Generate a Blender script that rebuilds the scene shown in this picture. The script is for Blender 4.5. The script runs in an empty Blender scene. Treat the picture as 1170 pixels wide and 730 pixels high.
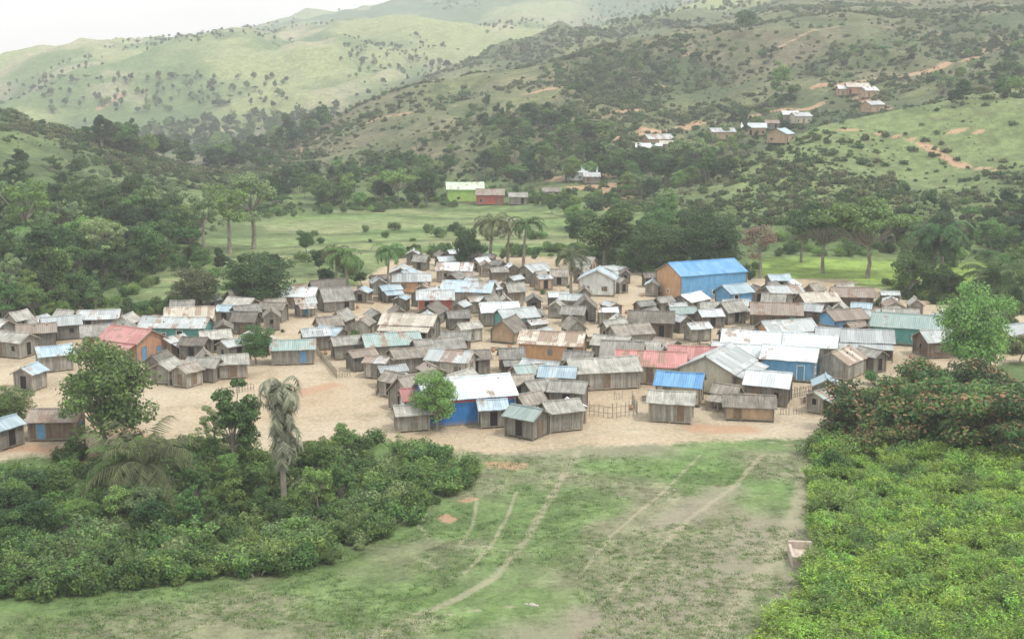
import bpy, math, random, numpy as np
from mathutils import Vector
random.seed(7); rng=np.random.RandomState(11)
scene=bpy.context.scene
# ---------------------------------------------------------------- camera model
F=1400.0; H=35.0; P=math.atan(265/F)
def zray(D,py):
    yc=F*math.cos(P)+(365-py)*math.sin(P); zc=-F*math.sin(P)+(365-py)*math.cos(P)
    return H+D*zc/yc
# ---------------------------------------------------------------- noise
TAB=rng.rand(256,256)
def vnoise(x,y):
    xi=np.floor(x).astype(int); yi=np.floor(y).astype(int); fx=x-xi; fy=y-yi
    fx=fx*fx*(3-2*fx); fy=fy*fy*(3-2*fy)
    a=TAB[xi%256,yi%256]; b=TAB[(xi+1)%256,yi%256]; c=TAB[xi%256,(yi+1)%256]; d=TAB[(xi+1)%256,(yi+1)%256]
    return (a*(1-fx)+b*fx)*(1-fy)+(c*(1-fx)+d*fx)*fy
def fbm(x,y,s,o=4,off=0.0):
    r=0;a=.5;t=0
    for k in range(o):
        r=r+a*vnoise(x/s*2**k+off+17.3*k,y/s*2**k+off*1.7+9.1*k); t+=a; a*=.5
    return r/t
def sst(a,b,x):
    t=np.clip((x-a)/(b-a),0,1); return t*t*(3-2*t)
# ---------------------------------------------------------------- terrain
COLS={ # column : (flat until D, [(D,py)...])
-700:(230,[(300,230),(400,110),(450,80),(550,100),(700,150),(900,150),(1500,100),(2000,100),(2600,95),(5000,100)]),
-300:(230,[(290,230),(400,120),(450,95),(550,110),(700,150),(900,160),(1500,95),(2000,98),(2600,90),(5000,100)]),
0:(235,[(320,205),(400,140),(450,118),(550,140),(700,176),(850,176),(1000,150),(1250,110),(1500,81),(1800,90),(2600,86),(5000,99)]),
100:(245,[(330,218),(400,176),(450,156),(550,168),(700,182),(850,176),(1000,145),(1250,95),(1500,61),(1800,75),(2600,80),(5000,99)]),
220:(330,[(400,214),(460,198),(540,196),(700,190),(850,178),(1000,140),(1250,80),(1500,42),(1800,55),(2600,64),(5000,98)]),
330:(380,[(450,208),(550,182),(640,156),(720,168),(850,172),(1000,135),(1250,75),(1500,42),(1800,52),(2600,22),(5000,90)]),
400:(380,[(450,206),(550,170),(650,122),(730,137),(850,145),(1000,118),(1250,70),(1500,36),(1800,46),(2600,11),(5000,80)]),
460:(370,[(440,206),(540,156),(650,99),(730,114),(850,122),(1000,95),(1150,90),(1500,30),(1800,40),(2600,5),(5000,80)]),
540:(350,[(420,210),(520,152),(650,88),(730,102),(850,104),(1000,74),(1150,88),(1500,50),(1800,45),(2600,-16),(5000,60)]),
640:(325,[(390,215),(500,145),(650,68),(730,80),(850,80),(1000,42),(1150,62),(1500,55),(1800,40),(2600,-42),(5000,50)]),
720:(300,[(340,240),(400,210),(500,138),(650,49),(730,60),(850,64),(1000,38),(1150,52),(1500,45),(1800,25),(2600,-45),(5000,50)]),
800:(280,[(330,232),(370,214),(430,204),(510,150),(600,80),(660,33),(730,42),(1000,28),(1500,20),(2600,-50),(5000,50)]),
900:(270,[(330,216),(380,168),(430,162),(510,124),(600,58),(660,20),(730,26),(1000,8),(1500,0),(2600,-50),(5000,50)]),
1040:(258,[(300,248),(350,182),(400,130),(450,118),(520,86),(600,44),(660,16),(730,20),(1000,0),(2600,-50),(5000,50)]),
1170:(250,[(300,240),(350,166),(400,112),(450,98),(520,72),(600,36),(660,10),(730,8),(1000,-10),(2600,-50),(5000,50)]),
1500:(240,[(300,220),(400,90),(520,50),(660,-10),(1000,-30),(2600,-50),(5000,50)]),
1900:(230,[(300,210),(400,80),(520,40),(660,-20),(1000,-30),(2600,-50),(5000,50)])}
ND,NU=760,700
l0,l1=math.log(15),math.log(5000); u0,u1=-.95,.95
LD=np.linspace(l0,l1,ND); DD=np.exp(LD); UU=np.linspace(u0,u1,NU)
ck=sorted(COLS); cu=np.array([(c-585)/1422. for c in ck]); prof=[]
for c in ck:
    fl,pts=COLS[c]
    d=[15,30,50,65,fl]; z=[14,7,1.5,0,0]
    for D,py in pts: d.append(D); z.append(zray(D,py))
    prof.append(np.interp(DD,d,z))
prof=np.array(prof)
Z=np.zeros((ND,NU))
for i in range(ND): Z[i]=np.interp(UU,cu,prof[:,i])
def blur(A,s,ax):
    r=int(s*3)+1; k=np.exp(-.5*(np.arange(-r,r+1)/s)**2); k/=k.sum()
    pad=[(0,0),(0,0)]; pad[ax]=(r,r); B=np.pad(A,pad,mode='edge')
    return np.apply_along_axis(lambda v:np.convolve(v,k,'valid'),ax,B)
Z=blur(blur(Z,11,1),2.6,0)
X=UU[None,:]*DD[:,None]; Y=np.repeat(DD[:,None],NU,1)
hill=sst(2,14,Z)*sst(240,330,Y)
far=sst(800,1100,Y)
def gully(x,y): return 1-np.abs(fbm(x,y*.6,75,4,1.3)-.5)*4
def ridge(x,y): return 1-np.abs(fbm(x,y*.7,240,5,3.3)-.5)*4
g1=gully(X,Y)
Z+=hill*((fbm(X,Y,55,4)-.5)*8+(g1-.5)*6)*(1-far*.3)
rid=ridge(X,Y)
Z+=far*rid*34*sst(0,60,Z+20)-far*14
Z+=(fbm(X,Y,30,3,8.)-.5)*.5
# left ravine and right bank in the foreground
PXa=X/Y*1380+585
g=np.exp(-((PXa-200)/230)**2)*np.exp(-((Y-103)/14)**2)
Z-=g*2.2
Z+=sst(930,1350,PXa)*sst(150,105,Y)*4.5
def hgt(x,y):
    x=np.asarray(x,float); y=np.maximum(np.asarray(y,float),15.1)
    t=np.clip((np.log(y)-l0)/(l1-l0)*(ND-1),0,ND-1.001); s=np.clip((x/y-u0)/(u1-u0)*(NU-1),0,NU-1.001)
    i=t.astype(int); j=s.astype(int); a=t-i; b=s-j
    return (Z[i,j]*(1-b)+Z[i,j+1]*b)*(1-a)+(Z[i+1,j]*(1-b)+Z[i+1,j+1]*b)*a
SD=np.exp(np.linspace(math.log(45),math.log(4500),1400))
def pixel_to_ground(pts):  # pts are image pixels (px, py)
    """image pixel coordinates -> ground points, camera rays cast onto the terrain"""
    pts=np.asarray(pts,float).reshape(-1,2); out=[]
    for k in range(0,len(pts),400):
        p=pts[k:k+400]; yc=F*math.cos(P)+(365-p[:,1])*math.sin(P); zc=-F*math.sin(P)+(365-p[:,1])*math.cos(P)
        kx=(p[:,0]-585)/yc; m=zc/yc
        xs=kx[:,None]*SD; zs=H+m[:,None]*SD; h=hgt(xs,np.repeat(SD[None],len(p),0))
        below=zs<h; idx=np.where(below.any(1),below.argmax(1),0)
        for q in range(len(p)):
            i=idx[q]
            if i==0: out.append((np.nan,)*3); continue
            a0=zs[q,i-1]-h[q,i-1]; a1=h[q,i]-zs[q,i]; t=a0/(a0+a1+1e-9)
            D=SD[i-1]*(1-t)+SD[i]*t; out.append((kx[q]*D,D,float(hgt(kx[q]*D,D))))
    return np.array(out)
def pip(px,py,poly):
    ins=np.zeros(px.shape,bool); n=len(poly)
    for i in range(n):
        x1,y1=poly[i]; x2,y2=poly[(i+1)%n]
        if y1==y2: continue
        c=((y1>py)!=(y2>py))&(px<(x2-x1)*(py-y1)/(y2-y1)+x1); ins^=c
    return ins
def polymask(poly,s=3):
    w=pixel_to_ground(poly); m=pip(X,Y,[(a[0],a[1]) for a in w if not np.isnan(a[0])]).astype(float)
    return blur(blur(m,s,0),s,1)
def pathmask(line,w):
    wp=pixel_to_ground(line); wp=wp[~np.isnan(wp[:,0])]; best=np.full(X.shape,1e9)
    for a,b in zip(wp[:-1],wp[1:]):
        dx,dy=b[0]-a[0],b[1]-a[1]; L=dx*dx+dy*dy+1e-9
        t=np.clip(((X-a[0])*dx+(Y-a[1])*dy)/L,0,1); best=np.minimum(best,np.hypot(X-a[0]-t*dx,Y-a[1]-t*dy))
    return np.clip(1-best/(2*w),0,1)
# ---- masks
sand=polymask([(-120,372),(60,362),(180,352),(300,332),(400,330),(460,290),(560,292),(700,298),(800,312),(960,325),(1160,352),(1260,400),(1000,435),(975,480),(930,500),(800,505),(650,512),(560,520),(480,508),(420,500),(330,520),(240,528),(110,515),(-120,535)],3)
for l,w in [([(860,320),(960,322)],3),([(690,290),(720,300)],4)]: sand=np.maximum(sand,pathmask(l,w))
path=np.zeros_like(Z)
for l,w in [([(660,515),(640,550),(622,580),(600,618),(565,660),(520,685),(460,710),(400,742)],.42),
            ([(640,505),(700,492),(760,489),(820,495),(880,505),(935,513)],.4),
            ([(590,560),(580,590),(560,625),(530,655)],.2),([(545,570),(540,600),(520,630)],.2),([(490,580),(478,600),(490,615)],.25),
            ([(870,520),(840,555),(790,590),(740,640),(690,690)],.3),([(925,535),(912,580),(890,630),(850,680),(810,730)],.9),
            ([(800,520),(760,560),(700,610),(660,660)],.2),([(610,690),(520,700),(430,720),(300,745)],.15)]:
    path=np.maximum(path,pathmask(l,w))
bare=np.zeros_like(Z)
for l,w in [([(680,720),(760,690),(840,650),(880,600)],3.0),([(600,512),(680,515),(740,512)],2.6),([(760,600),(830,560)],1.6),([(620,730),(760,735),(860,720)],3.2),([(905,700),(930,600),(930,540)],1.5)]:
    bare=np.maximum(bare,pathmask(l,w))
soil=np.zeros_like(Z)
for l,w in [([(565,530),(590,532)],1.2),([(508,590),(515,594)],.8),([(530,572),(540,570)],.6),([(0,512),(45,512),(110,522)],1.3),
            ([(700,212),(708,238)],5),([(660,215),(700,212)],5),([(740,150),(790,165)],5),([(700,160),(750,150),(800,140),(880,128),(940,118)],2.5),
            ([(960,148),(1000,152),(1040,158),(1080,180),(1110,192),(1140,195)],1.3),([(1055,165),(1100,190)],2.2),([(1080,150),(1120,150)],1.5),([(930,100),(1000,90),(1080,75),(1130,55)],2.5),([(985,108),(1010,125)],4),
            ([(640,205),(690,200)],5),([(330,185),(350,165),(380,150)],1.5),([(540,150),(610,130)],1.5),([(480,95),(530,75)],3),([(800,490),(850,490)],2),([(880,60),(960,30)],1.5),([(330,452),(380,440)],1.5),([(110,470),(150,500)],2),
            ([(600,108),(640,100)],2),([(700,90),(760,100)],2),([(420,140),(470,130)],2),([(112,125),(140,108)],3),([(1100,60),(1160,50)],3),([(760,70),(790,60)],2),([(700,130),(730,125)],3)]:
    soil=np.maximum(soil,pathmask(l,w))
field=polymask([(150,350),(200,270),(340,245),(520,232),(640,240),(720,262),(700,300),(480,288),(400,330),(200,360)],3)
rice=polymask([(860,296),(920,294),(1020,300),(1160,300),(1160,330),(1000,325),(870,318)],1.5)
# ---- vertex colour
def C(*a): return np.array(a)[None,None,:]
one=np.ones(Z.shape+(1,))
def mix(a,b,m): return a*(1-m[...,None])+b*m[...,None]
n1=sst(.38,.62,fbm(X,Y,60,5,5.)); n2=sst(.4,.62,fbm(X,Y,22,5,25.)); n3=sst(.46,.62,fbm(X,Y,35,4,40.))
col=mix(C(.125,.145,.065)*one,C(.080,.100,.045)*one,n1)
col=mix(col,C(.165,.135,.09),n3*.65)
col=mix(col,C(.06,.085,.034),sst(.50,.60,fbm(X,Y,12,4,60.))*.7)
col=mix(col,C(.045,.072,.03),sst(.5,.15,g1)*hill*.75)
col=mix(col,C(.17,.17,.09),sst(.75,1.,g1)*hill*.45)
rs=sst(700,820,PXa)*sst(450,400,Y)*sst(260,290,Y)
col=mix(col,mix(C(.155,.20,.08)*one,C(.105,.145,.058),n2),rs*.9)
ln=sst(280,180,PXa)*sst(520,460,Y)*sst(230,260,Y)
col=mix(col,mix(C(.105,.15,.055)*one,C(.070,.105,.040),n2),ln)
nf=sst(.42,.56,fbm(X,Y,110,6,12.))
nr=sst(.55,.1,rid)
fc=mix(C(.24,.275,.125)*one,C(.12,.18,.07),nf); fc=mix(fc,C(.075,.125,.055),nr*.85); fc=mix(fc,C(.35,.31,.21),sst(.58,.68,fbm(X,Y,70,5,70.))*.55)  # paler far-hill greens: distance haze painted into the colour, plus gully scrub, bare patches
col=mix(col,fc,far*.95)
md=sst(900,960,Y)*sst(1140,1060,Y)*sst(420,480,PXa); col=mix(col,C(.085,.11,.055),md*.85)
vf=sst(1750,2200,Y); col=mix(col,mix(C(.23,.28,.16)*one,C(.10,.16,.095),np.maximum(nf,nr)),vf)  # farthest ridges paler and bluer: aerial haze put into the ground colour
flat=1-sst(1.5,7,Z); flat*=sst(480,420,Y)
col=mix(col,mix(C(.125,.175,.065)*one,C(.095,.14,.052),n2),flat)
terr=sst(.85,.97,np.abs(np.sin((Y*.9+fbm(X,Y,60,3,2.)*60)*.16)))
plots=np.floor(Y/12+fbm(X,Y,60,2,4.)*3)*7.3+np.floor(X/20+fbm(X,Y,50,2,9.)*2)*3.1; plots=plots*.37%1
fcol=mix(C(.135,.215,.07)*one,C(.22,.235,.12),np.clip(plots*.8+n2*.3,0,1)); fcol=mix(fcol,C(.07,.11,.04),terr*.75)
col=mix(col,fcol,field); col=mix(col,C(.25,.36,.08),rice)
mead=sst(140,128,Y)
mc=mix(C(.145,.215,.08)*one,C(.205,.21,.125),sst(.42,.62,fbm(X,Y,14,5,90.))); mc=mix(mc,C(.12,.19,.062),sst(.48,.6,fbm(X,Y,9,4,120.))*.75)
col=mix(col,mc,mead)
lf=sst(520,380,PXa)*sst(128,122,Y)*sst(80,88,Y); col=mix(col,C(.09,.14,.045),lf*.6)
rb=sst(925,960,PXa)*sst(124,118,Y); col=mix(col,C(.12,.19,.045),rb)
me=bpy.data.meshes.new('ground'); nv=ND*NU
co=np.stack([X,Y,Z],-1).reshape(-1); me.vertices.add(nv); me.vertices.foreach_set('co',co)
ii,jj=np.meshgrid(np.arange(ND-1),np.arange(NU-1),indexing='ij'); b=(ii*NU+jj).reshape(-1)
q=np.stack([b,b+1,b+NU+1,b+NU],1).reshape(-1).astype(np.int32); nf_=len(b)
me.loops.add(nf_*4); me.loops.foreach_set('vertex_index',q); me.polygons.add(nf_)
me.polygons.foreach_set('loop_start',np.arange(0,nf_*4,4,dtype=np.int32)); me.polygons.foreach_set('loop_total',np.full(nf_,4,dtype=np.int32))
me.update(calc_edges=True); me.validate()
me.polygons.foreach_set('use_smooth',np.ones(len(me.polygons),bool))
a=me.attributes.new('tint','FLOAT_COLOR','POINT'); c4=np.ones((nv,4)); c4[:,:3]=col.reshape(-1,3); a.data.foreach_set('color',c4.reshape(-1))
for nm,m in (('sand',sand),('path',path),('bare',bare),('soil',soil)):
    a=me.attributes.new(nm,'FLOAT','POINT'); a.data.foreach_set('value',m.reshape(-1))
ground=bpy.data.objects.new('ground',me); scene.collection.objects.link(ground)

# ---------------------------------------------------------------- node helpers
class N:
    def __init__(s,name):
        s.m=bpy.data.materials.new(name); s.m.use_nodes=True; s.t=s.m.node_tree; s.n=s.t.nodes; s.l=s.t.links; s.b=s.n['Principled BSDF']; s.b.inputs['Roughness'].default_value=.85
        s.b.inputs['Specular IOR Level'].default_value=.2
    def add(s,ty,**k):
        n=s.n.new(ty)
        for a,v in k.items():
            if a in('op',): n.operation=v
            elif a=='blend': n.blend_type=v
            else: setattr(n,a,v)
        return n
    def put(s,sock,v):
        if isinstance(v,(int,float,tuple,list)):
            sock.default_value=v if not(isinstance(v,tuple) and len(v)==3 and len(sock.default_value)==4) else v+(1,)
        else: s.l.new(v,sock)
    def math(s,op,a,b=0,c=None,clamp=False):
        n=s.add('ShaderNodeMath',op=op); n.use_clamp=clamp; s.put(n.inputs[0],a); s.put(n.inputs[1],b)
        if c is not None: s.put(n.inputs[2],c)
        return n.outputs[0]
    def mix(s,f,a,b,blend='MIX'):
        n=s.add('ShaderNodeMixRGB',blend=blend); s.put(n.inputs[0],f); s.put(n.inputs[1],a); s.put(n.inputs[2],b); return n.outputs[0]
    def vec(s,v,sc):
        n=s.add('ShaderNodeVectorMath',op='MULTIPLY'); s.put(n.inputs[0],v); n.inputs[1].default_value=sc; return n.outputs[0]
    def noise(s,v,sc,det=4,rough=.6):
        n=s.add('ShaderNodeTexNoise'); s.l.new(v,n.inputs['Vector']); n.inputs['Scale'].default_value=sc; n.inputs['Detail'].default_value=det; n.inputs['Roughness'].default_value=rough; return n.outputs[0]
    def ramp(s,v,a,b,lo=0.,hi=1.):
        n=s.add('ShaderNodeMapRange'); s.put(n.inputs[0],v); n.inputs[1].default_value=a; n.inputs[2].default_value=b; n.inputs[3].default_value=lo; n.inputs[4].default_value=hi; return n.outputs[0]
    def attr(s,nm,o='Fac'):
        n=s.add('ShaderNodeAttribute'); n.attribute_name=nm; return n.outputs[o]
    def bump(s,h,st=.5,d=.1):
        n=s.add('ShaderNodeBump'); s.l.new(h,n.inputs['Height']); n.inputs['Strength'].default_value=st; n.inputs['Distance'].default_value=d; s.l.new(n.outputs[0],s.b.inputs['Normal'])
# ground material
g=N('ground_mat'); pos=g.add('ShaderNodeNewGeometry').outputs['Position']
fine=g.noise(pos,2.2,6,.7); mid=g.noise(pos,.35,5,.65); big=g.noise(pos,.06,4); hf=g.noise(pos,.12,6,.75)
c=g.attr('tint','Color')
c=g.mix(1,c,g.ramp(mid,.3,.7,.64,1.36),'MULTIPLY'); c=g.mix(1,c,g.ramp(fine,.3,.7,.74,1.26),'MULTIPLY'); c=g.mix(1,c,g.ramp(hf,.3,.7,.66,1.34),'MULTIPLY')
c=g.mix(g.ramp(g.noise(pos,.9,5,.7),.55,.7,0,.3),c,(.19,.175,.11))
nz=g.math('ADD',g.math('MULTIPLY',g.math('SUBTRACT',fine,.5),.9),g.math('MULTIPLY',g.math('SUBTRACT',mid,.5),1.0))
bm=g.ramp(g.math('ADD',g.attr('bare'),nz),.25,.75,0,.65); c=g.mix(bm,c,g.mix(fine,(.25,.22,.16),(.33,.30,.23)))
sm=g.ramp(g.math('ADD',g.attr('sand'),g.math('MULTIPLY',nz,.55)),.4,.6)
sc=g.mix(mid,(.40,.33,.235),(.54,.46,.34)); sc=g.mix(g.ramp(big,.4,.65),sc,(.42,.32,.215)); sc=g.mix(g.ramp(hf,.52,.68,0,.55),sc,(.21,.21,.13)); sc=g.mix(1,sc,g.ramp(fine,.3,.7,.76,1.2),'MULTIPLY')
c=g.mix(sm,c,sc)
pm=g.ramp(g.math('ADD',g.attr('path'),g.math('MULTIPLY',nz,.7)),.42,.8,0,.65); c=g.mix(pm,c,g.mix(mid,(.31,.28,.19),(.40,.36,.26)))
so=g.ramp(g.math('ADD',g.attr('soil'),g.math('MULTIPLY',nz,1.)),.45,.7,0,.85); c=g.mix(so,c,g.mix(mid,(.36,.20,.12),(.48,.33,.22)))
g.l.new(c,g.b.inputs['Base Color']); g.b.inputs['Roughness'].default_value=.95; g.bump(g.math('ADD',fine,g.math('MULTIPLY',mid,2)),.8,.4)
me.materials.append(g.m)

G={'dark':(.056,.105,.038),'mid':(.095,.168,.052),'light':(.16,.255,.072),'lime':(.24,.39,.075),'olive':(.14,.16,.075),'grey':(.26,.27,.19),'brown':(.20,.15,.10),'pale':(.19,.26,.115),
 'scrub':(.085,.115,.05),'scrub2':(.12,.155,.065),'fdark':(.048,.09,.037)}
def leafmat(nm,tint):
    m=N('leaf_'+nm); oi=m.add('ShaderNodeObjectInfo'); ge=m.add('ShaderNodeNewGeometry')
    c=m.mix(1,tint,m.ramp(oi.outputs['Random'],0,1,.72,1.3),'MULTIPLY')
    c=m.mix(1,c,m.ramp(ge.outputs['Random Per Island'],0,1,.6,1.5),'MULTIPLY')
    hs=m.add('ShaderNodeHueSaturation'); m.l.new(c,hs.inputs['Color']); m.l.new(m.ramp(m.math('FRACT',m.math('MULTIPLY',oi.outputs['Random'],13.7)),0,1,.475,.52),hs.inputs['Hue']); m.l.new(m.ramp(ge.outputs['Random Per Island'],0,1,.8,1.12),hs.inputs['Saturation'])
    m.l.new(hs.outputs[0],m.b.inputs['Base Color']); m.b.inputs['Roughness'].default_value=.6
    tr=m.add('ShaderNodeBsdfTranslucent'); m.l.new(hs.outputs[0],tr.inputs[0]); mx=m.add('ShaderNodeMixShader'); mx.inputs[0].default_value=.35
    m.l.new(m.b.outputs[0],mx.inputs[1]); m.l.new(tr.outputs[0],mx.inputs[2]); m.l.new(mx.outputs[0],m.n['Material Output'].inputs[0]); return m.m
LEAFS={k:leafmat(k,v) for k,v in G.items()}; LEAF=LEAFS['mid']
def plain(name,c1,c2,sc=3,rough=.85,stretch=(1,1,1)):
    m=N(name); tc=m.add('ShaderNodeTexCoord').outputs['Object']; n=m.noise(m.vec(tc,stretch),sc,5)
    m.l.new(m.mix(m.ramp(n,.3,.7),c1,c2),m.b.inputs['Base Color']); m.b.inputs['Roughness'].default_value=rough; m.bump(n,.4,.03); return m.m
BARK=plain('bark_mat',(.14,.12,.095),(.34,.31,.25),4,.9,(1,1,.3))
FLOW=plain('flower_mat',(.19,.115,.06),(.30,.18,.10),3)
# ---------------------------------------------------------------- vegetation meshes
class MB:
    def __init__(s): s.v=[]; s.f=[]; s.m=[]; s.n=0
    def add(s,v,f,m):
        s.v.extend(v); s.f.extend([tuple(i+s.n for i in q) for q in f]); s.m.extend([m]*len(f)); s.n+=len(v)
    def tube(s,pts,rad,m,k=6):
        pts=[Vector(p) for p in pts]; V=[]
        for i,p in enumerate(pts):
            d=(pts[min(i+1,len(pts)-1)]-pts[max(i-1,0)]).normalized(); a=d.orthogonal().normalized(); b=d.cross(a)
            for j in range(k):
                t=2*math.pi*j/k; V.append(tuple(p+(a*math.cos(t)+b*math.sin(t))*rad[i]))
        Fc=[(i*k+j,i*k+(j+1)%k,(i+1)*k+(j+1)%k,(i+1)*k+j) for i in range(len(pts)-1) for j in range(k)]
        s.add(V,Fc,m)
    def leaves(s,cen,nor,size,asp,m):
        n=len(cen); r=rng.normal(size=(n,3)); nor=nor/(np.linalg.norm(nor,axis=1)[:,None]+1e-9)
        a=np.cross(nor,r); a/=np.linalg.norm(a,axis=1)[:,None]+1e-9; b=np.cross(nor,a); sz=size*(.6+.8*rng.rand(n,1))
        V=np.stack([cen-a*sz,cen-b*sz*asp,cen+a*sz,cen+b*sz*asp],1).reshape(-1,3)
        s.add([tuple(v) for v in V.tolist()],[(4*i,4*i+1,4*i+2,4*i+3) for i in range(n)],m)
    def box(s,x0,x1,y0,y1,z0,z1,m):
        V=[(x,y,z) for z in(z0,z1) for x,y in((x0,y0),(x1,y0),(x1,y1),(x0,y1))]
        s.add(V,[(3,2,1,0),(4,5,6,7),(0,1,5,4),(1,2,6,5),(2,3,7,6),(3,0,4,7)],m)
    def mesh(s,name,mats):
        me=bpy.data.meshes.new(name); me.from_pydata(s.v,[],s.f)
        for m in mats: me.materials.append(m)
        me.polygons.foreach_set('material_index',s.m); me.update(); return me
_tc={}
def tinted(me,tint):
    k=(me.name,tint)
    if k not in _tc:
        m=me.copy(); m.name=me.name+'_'+tint
        for i,s in enumerate(m.materials):
            if s==LEAF: m.materials[i]=LEAFS[tint]
        _tc[k]=m
    return _tc[k]
def broadleaf(name,hh=10,cr=4.2,ch=3.2,base=.35,K=26,n=4200,ls=.24,cl=.38,seed=0,umb=0,flower=False,low=-.75):
    r=random.Random(seed); B=MB(); zc=hh-ch
    trunk=[(0,0,-.5),(r.uniform(-.2,.2),r.uniform(-.2,.2),hh*base*.5),(r.uniform(-.4,.4),r.uniform(-.4,.4),hh*base)]
    B.tube(trunk,[.030*hh,.022*hh,.017*hh],0,7)
    cs=[]
    for k in range(K):
        th=r.uniform(0,2*math.pi); ph=math.acos(r.uniform(low if not umb else -.1,1)); rr=r.uniform(.4,.88)*(1+.18*math.sin(3*th+seed))
        c=(cr*rr*math.sin(ph)*math.cos(th),cr*rr*math.sin(ph)*math.sin(th),zc+ch*rr*math.cos(ph)*(1 if not umb else .75)); cs.append(c)
        if k%2==0 or umb:
            t=trunk[2]; mid=tuple(t[i]*.5+c[i]*.5+(0,0,-.25)[i] for i in range(3)); B.tube([t,mid,c],[.011*hh,.007*hh,.003*hh],0,5)
    w=np.array([r.uniform(.5,1.3) for _ in cs]); cnt=(n*w**2/np.sum(w**2)).astype(int)
    for c,wi,k in zip(cs,w,cnt):
        d=rng.normal(size=(k,3)); d/=np.linalg.norm(d,axis=1)[:,None]; rad=cl*cr*wi*(.35+.65*rng.rand(k,1)**.5)
        off=d*rad; off[:,2]*=.65 if not umb else .4
        cen=np.array(c)+off; nor=d+rng.normal(size=(k,3))*.6; nor[:,2]+=.5
        if flower:
            fl=rng.rand(k)<.20*(wi>.85); B.leaves(cen[~fl],nor[~fl],ls,.5,1)
            if fl.any(): B.leaves(cen[fl]*1.03,nor[fl],ls,.6,2)
        else: B.leaves(cen,nor,ls,.5,1)
    return B.mesh(name,[BARK,LEAF,FLOW])
def palm(name,hh=7,nf=18,fl=3.2,droop=1.0,seed=0,shag=False):
    r=random.Random(seed); B=MB(); lx=r.uniform(-.6,.6)
    tp=[(lx*(i/6)**2,0,-.4+(hh+.4)*i/6) for i in range(7)]; B.tube(tp,[.24-.02*i for i in range(7)],0,8); top=Vector(tp[-1])
    for k in range(nf):
        th=k*2.4+r.uniform(-.2,.2); el=r.uniform(-.7 if shag else .0,1.25); L=fl*r.uniform(.7,1.1); p=Vector(top)
        if shag and k>=18: p.z-=r.uniform(0,hh*.5); L*=.7
        pts=[tuple(p)]; e=el
        for i in range(9):
            p=p+Vector((math.cos(th)*math.cos(e),math.sin(th)*math.cos(e),math.sin(e)))*(L/9); e-=droop*(.14+.035*i); pts.append(tuple(p))
        B.tube(pts,[.05-.0045*i for i in range(10)],1,3)
        V=[];Fq=[]
        side=Vector((-math.sin(th),math.cos(th),0))
        for i in range(1,10):
            for u in (0,.33,.66):
                if i==9 and u>0: continue
                a=Vector(pts[i]).lerp(Vector(pts[min(i+1,9)]),u); d=(Vector(pts[min(i+1,9)])-Vector(pts[i-1])).normalized()
                for sg in(-1,1):
                    ll=fl*.2*(1.15-abs(i-4.5)/6)*r.uniform(.8,1.2); tip=a+side*sg*ll*.8+d*ll*.5+Vector((0,0,-ll*r.uniform(.3,.8))); wd=d*.07
                    n0=len(V); V+= [tuple(a-wd),tuple(a+wd),tuple(tip)]; Fq.append((n0,n0+1,n0+2))
        B.add(V,Fq,1)
    return B.mesh(name,[BARK,LEAF])
def bush(name,rad=1.,h=1.2,n=1300,ls=.09,K=9,seed=0,asp=.45):
    r=random.Random(seed); B=MB()
    for k in range(K):
        th=r.uniform(0,6.28); q=rad*r.uniform(0,.85); c=(q*math.cos(th),q*math.sin(th),h*r.uniform(.25,.85)*(1-.4*q/rad))
        B.tube([(c[0]*.2,c[1]*.2,-.2),(c[0]*.6,c[1]*.6,c[2]*.6),c],[.04,.03,.01],0,4)
        kk=n//K; d=rng.normal(size=(kk,3)); d/=np.linalg.norm(d,axis=1)[:,None]; off=d*rad*r.uniform(.28,.5)*(.4+.75*rng.rand(kk,1)**.7); cen=np.array(c)+off; cen[:,2]=np.abs(cen[:,2])
        nor=d+rng.normal(size=(kk,3))*.8; nor[:,2]+=.3
        B.leaves(cen,nor,ls,asp,1)
    return B.mesh(name,[BARK,LEAF])
def spray(name,seed):
    """feathery shrub: arching thin stems with fine leaflets"""
    r=random.Random(seed); B=MB()
    for k in range(34):
        th=r.uniform(0,6.28); lean=r.uniform(.1,1.0); L=r.uniform(.8,1.5); q0=r.uniform(0,.25); p=np.array([q0*math.cos(th),q0*math.sin(th),0.]); pts=[]
        e=1.5-lean*.5
        for i in range(7):
            pts.append(p.copy()); p=p+np.array([math.cos(th)*math.cos(e),math.sin(th)*math.cos(e),math.sin(e)])*L/6; e-=lean*.16
        B.tube([tuple(a) for a in (pts[0],pts[3],pts[6])],[.02,.012,.005],0,3)
        pts=np.array(pts); n=40; t=rng.uniform(1.0,5.99,n); i=t.astype(int); f=(t-i)[:,None]; cen=pts[i]*(1-f)+pts[i+1]*f+rng.normal(size=(n,3))*.085
        nor=rng.normal(size=(n,3))*.6; nor[:,2]+=1; B.leaves(cen,nor,.095,.32,1)
    return B.mesh(name,[BARK,LEAF])
def tuft(name,seed):
    r=random.Random(seed); B=MB(); V=[];Fq=[]
    for k in range(26):
        th=r.uniform(0,6.28); q=r.uniform(0,.3); x,y=q*math.cos(th),q*math.sin(th); hh=r.uniform(.05,.16); t2=r.uniform(0,6.28); w=.02
        n0=len(V); V+=[(x-w*math.cos(t2),y-w*math.sin(t2),-.02),(x+w*math.cos(t2),y+w*math.sin(t2),-.02),(x*1.6+r.uniform(-.08,.08),y*1.6+r.uniform(-.08,.08),hh)]; Fq.append((n0,n0+1,n0+2))
    B.add(V,Fq,0); return B.mesh(name,[LEAF])
M={}
M['round']=[broadleaf('round%d'%i,10,4.1,4.2,.3,34,6000,.23,.36,seed=i) for i in range(3)]
M['mango']=[broadleaf('mango',10,4.6,4.4,.22,60,13000,.17,.32,seed=77,low=-.95)]
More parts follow.
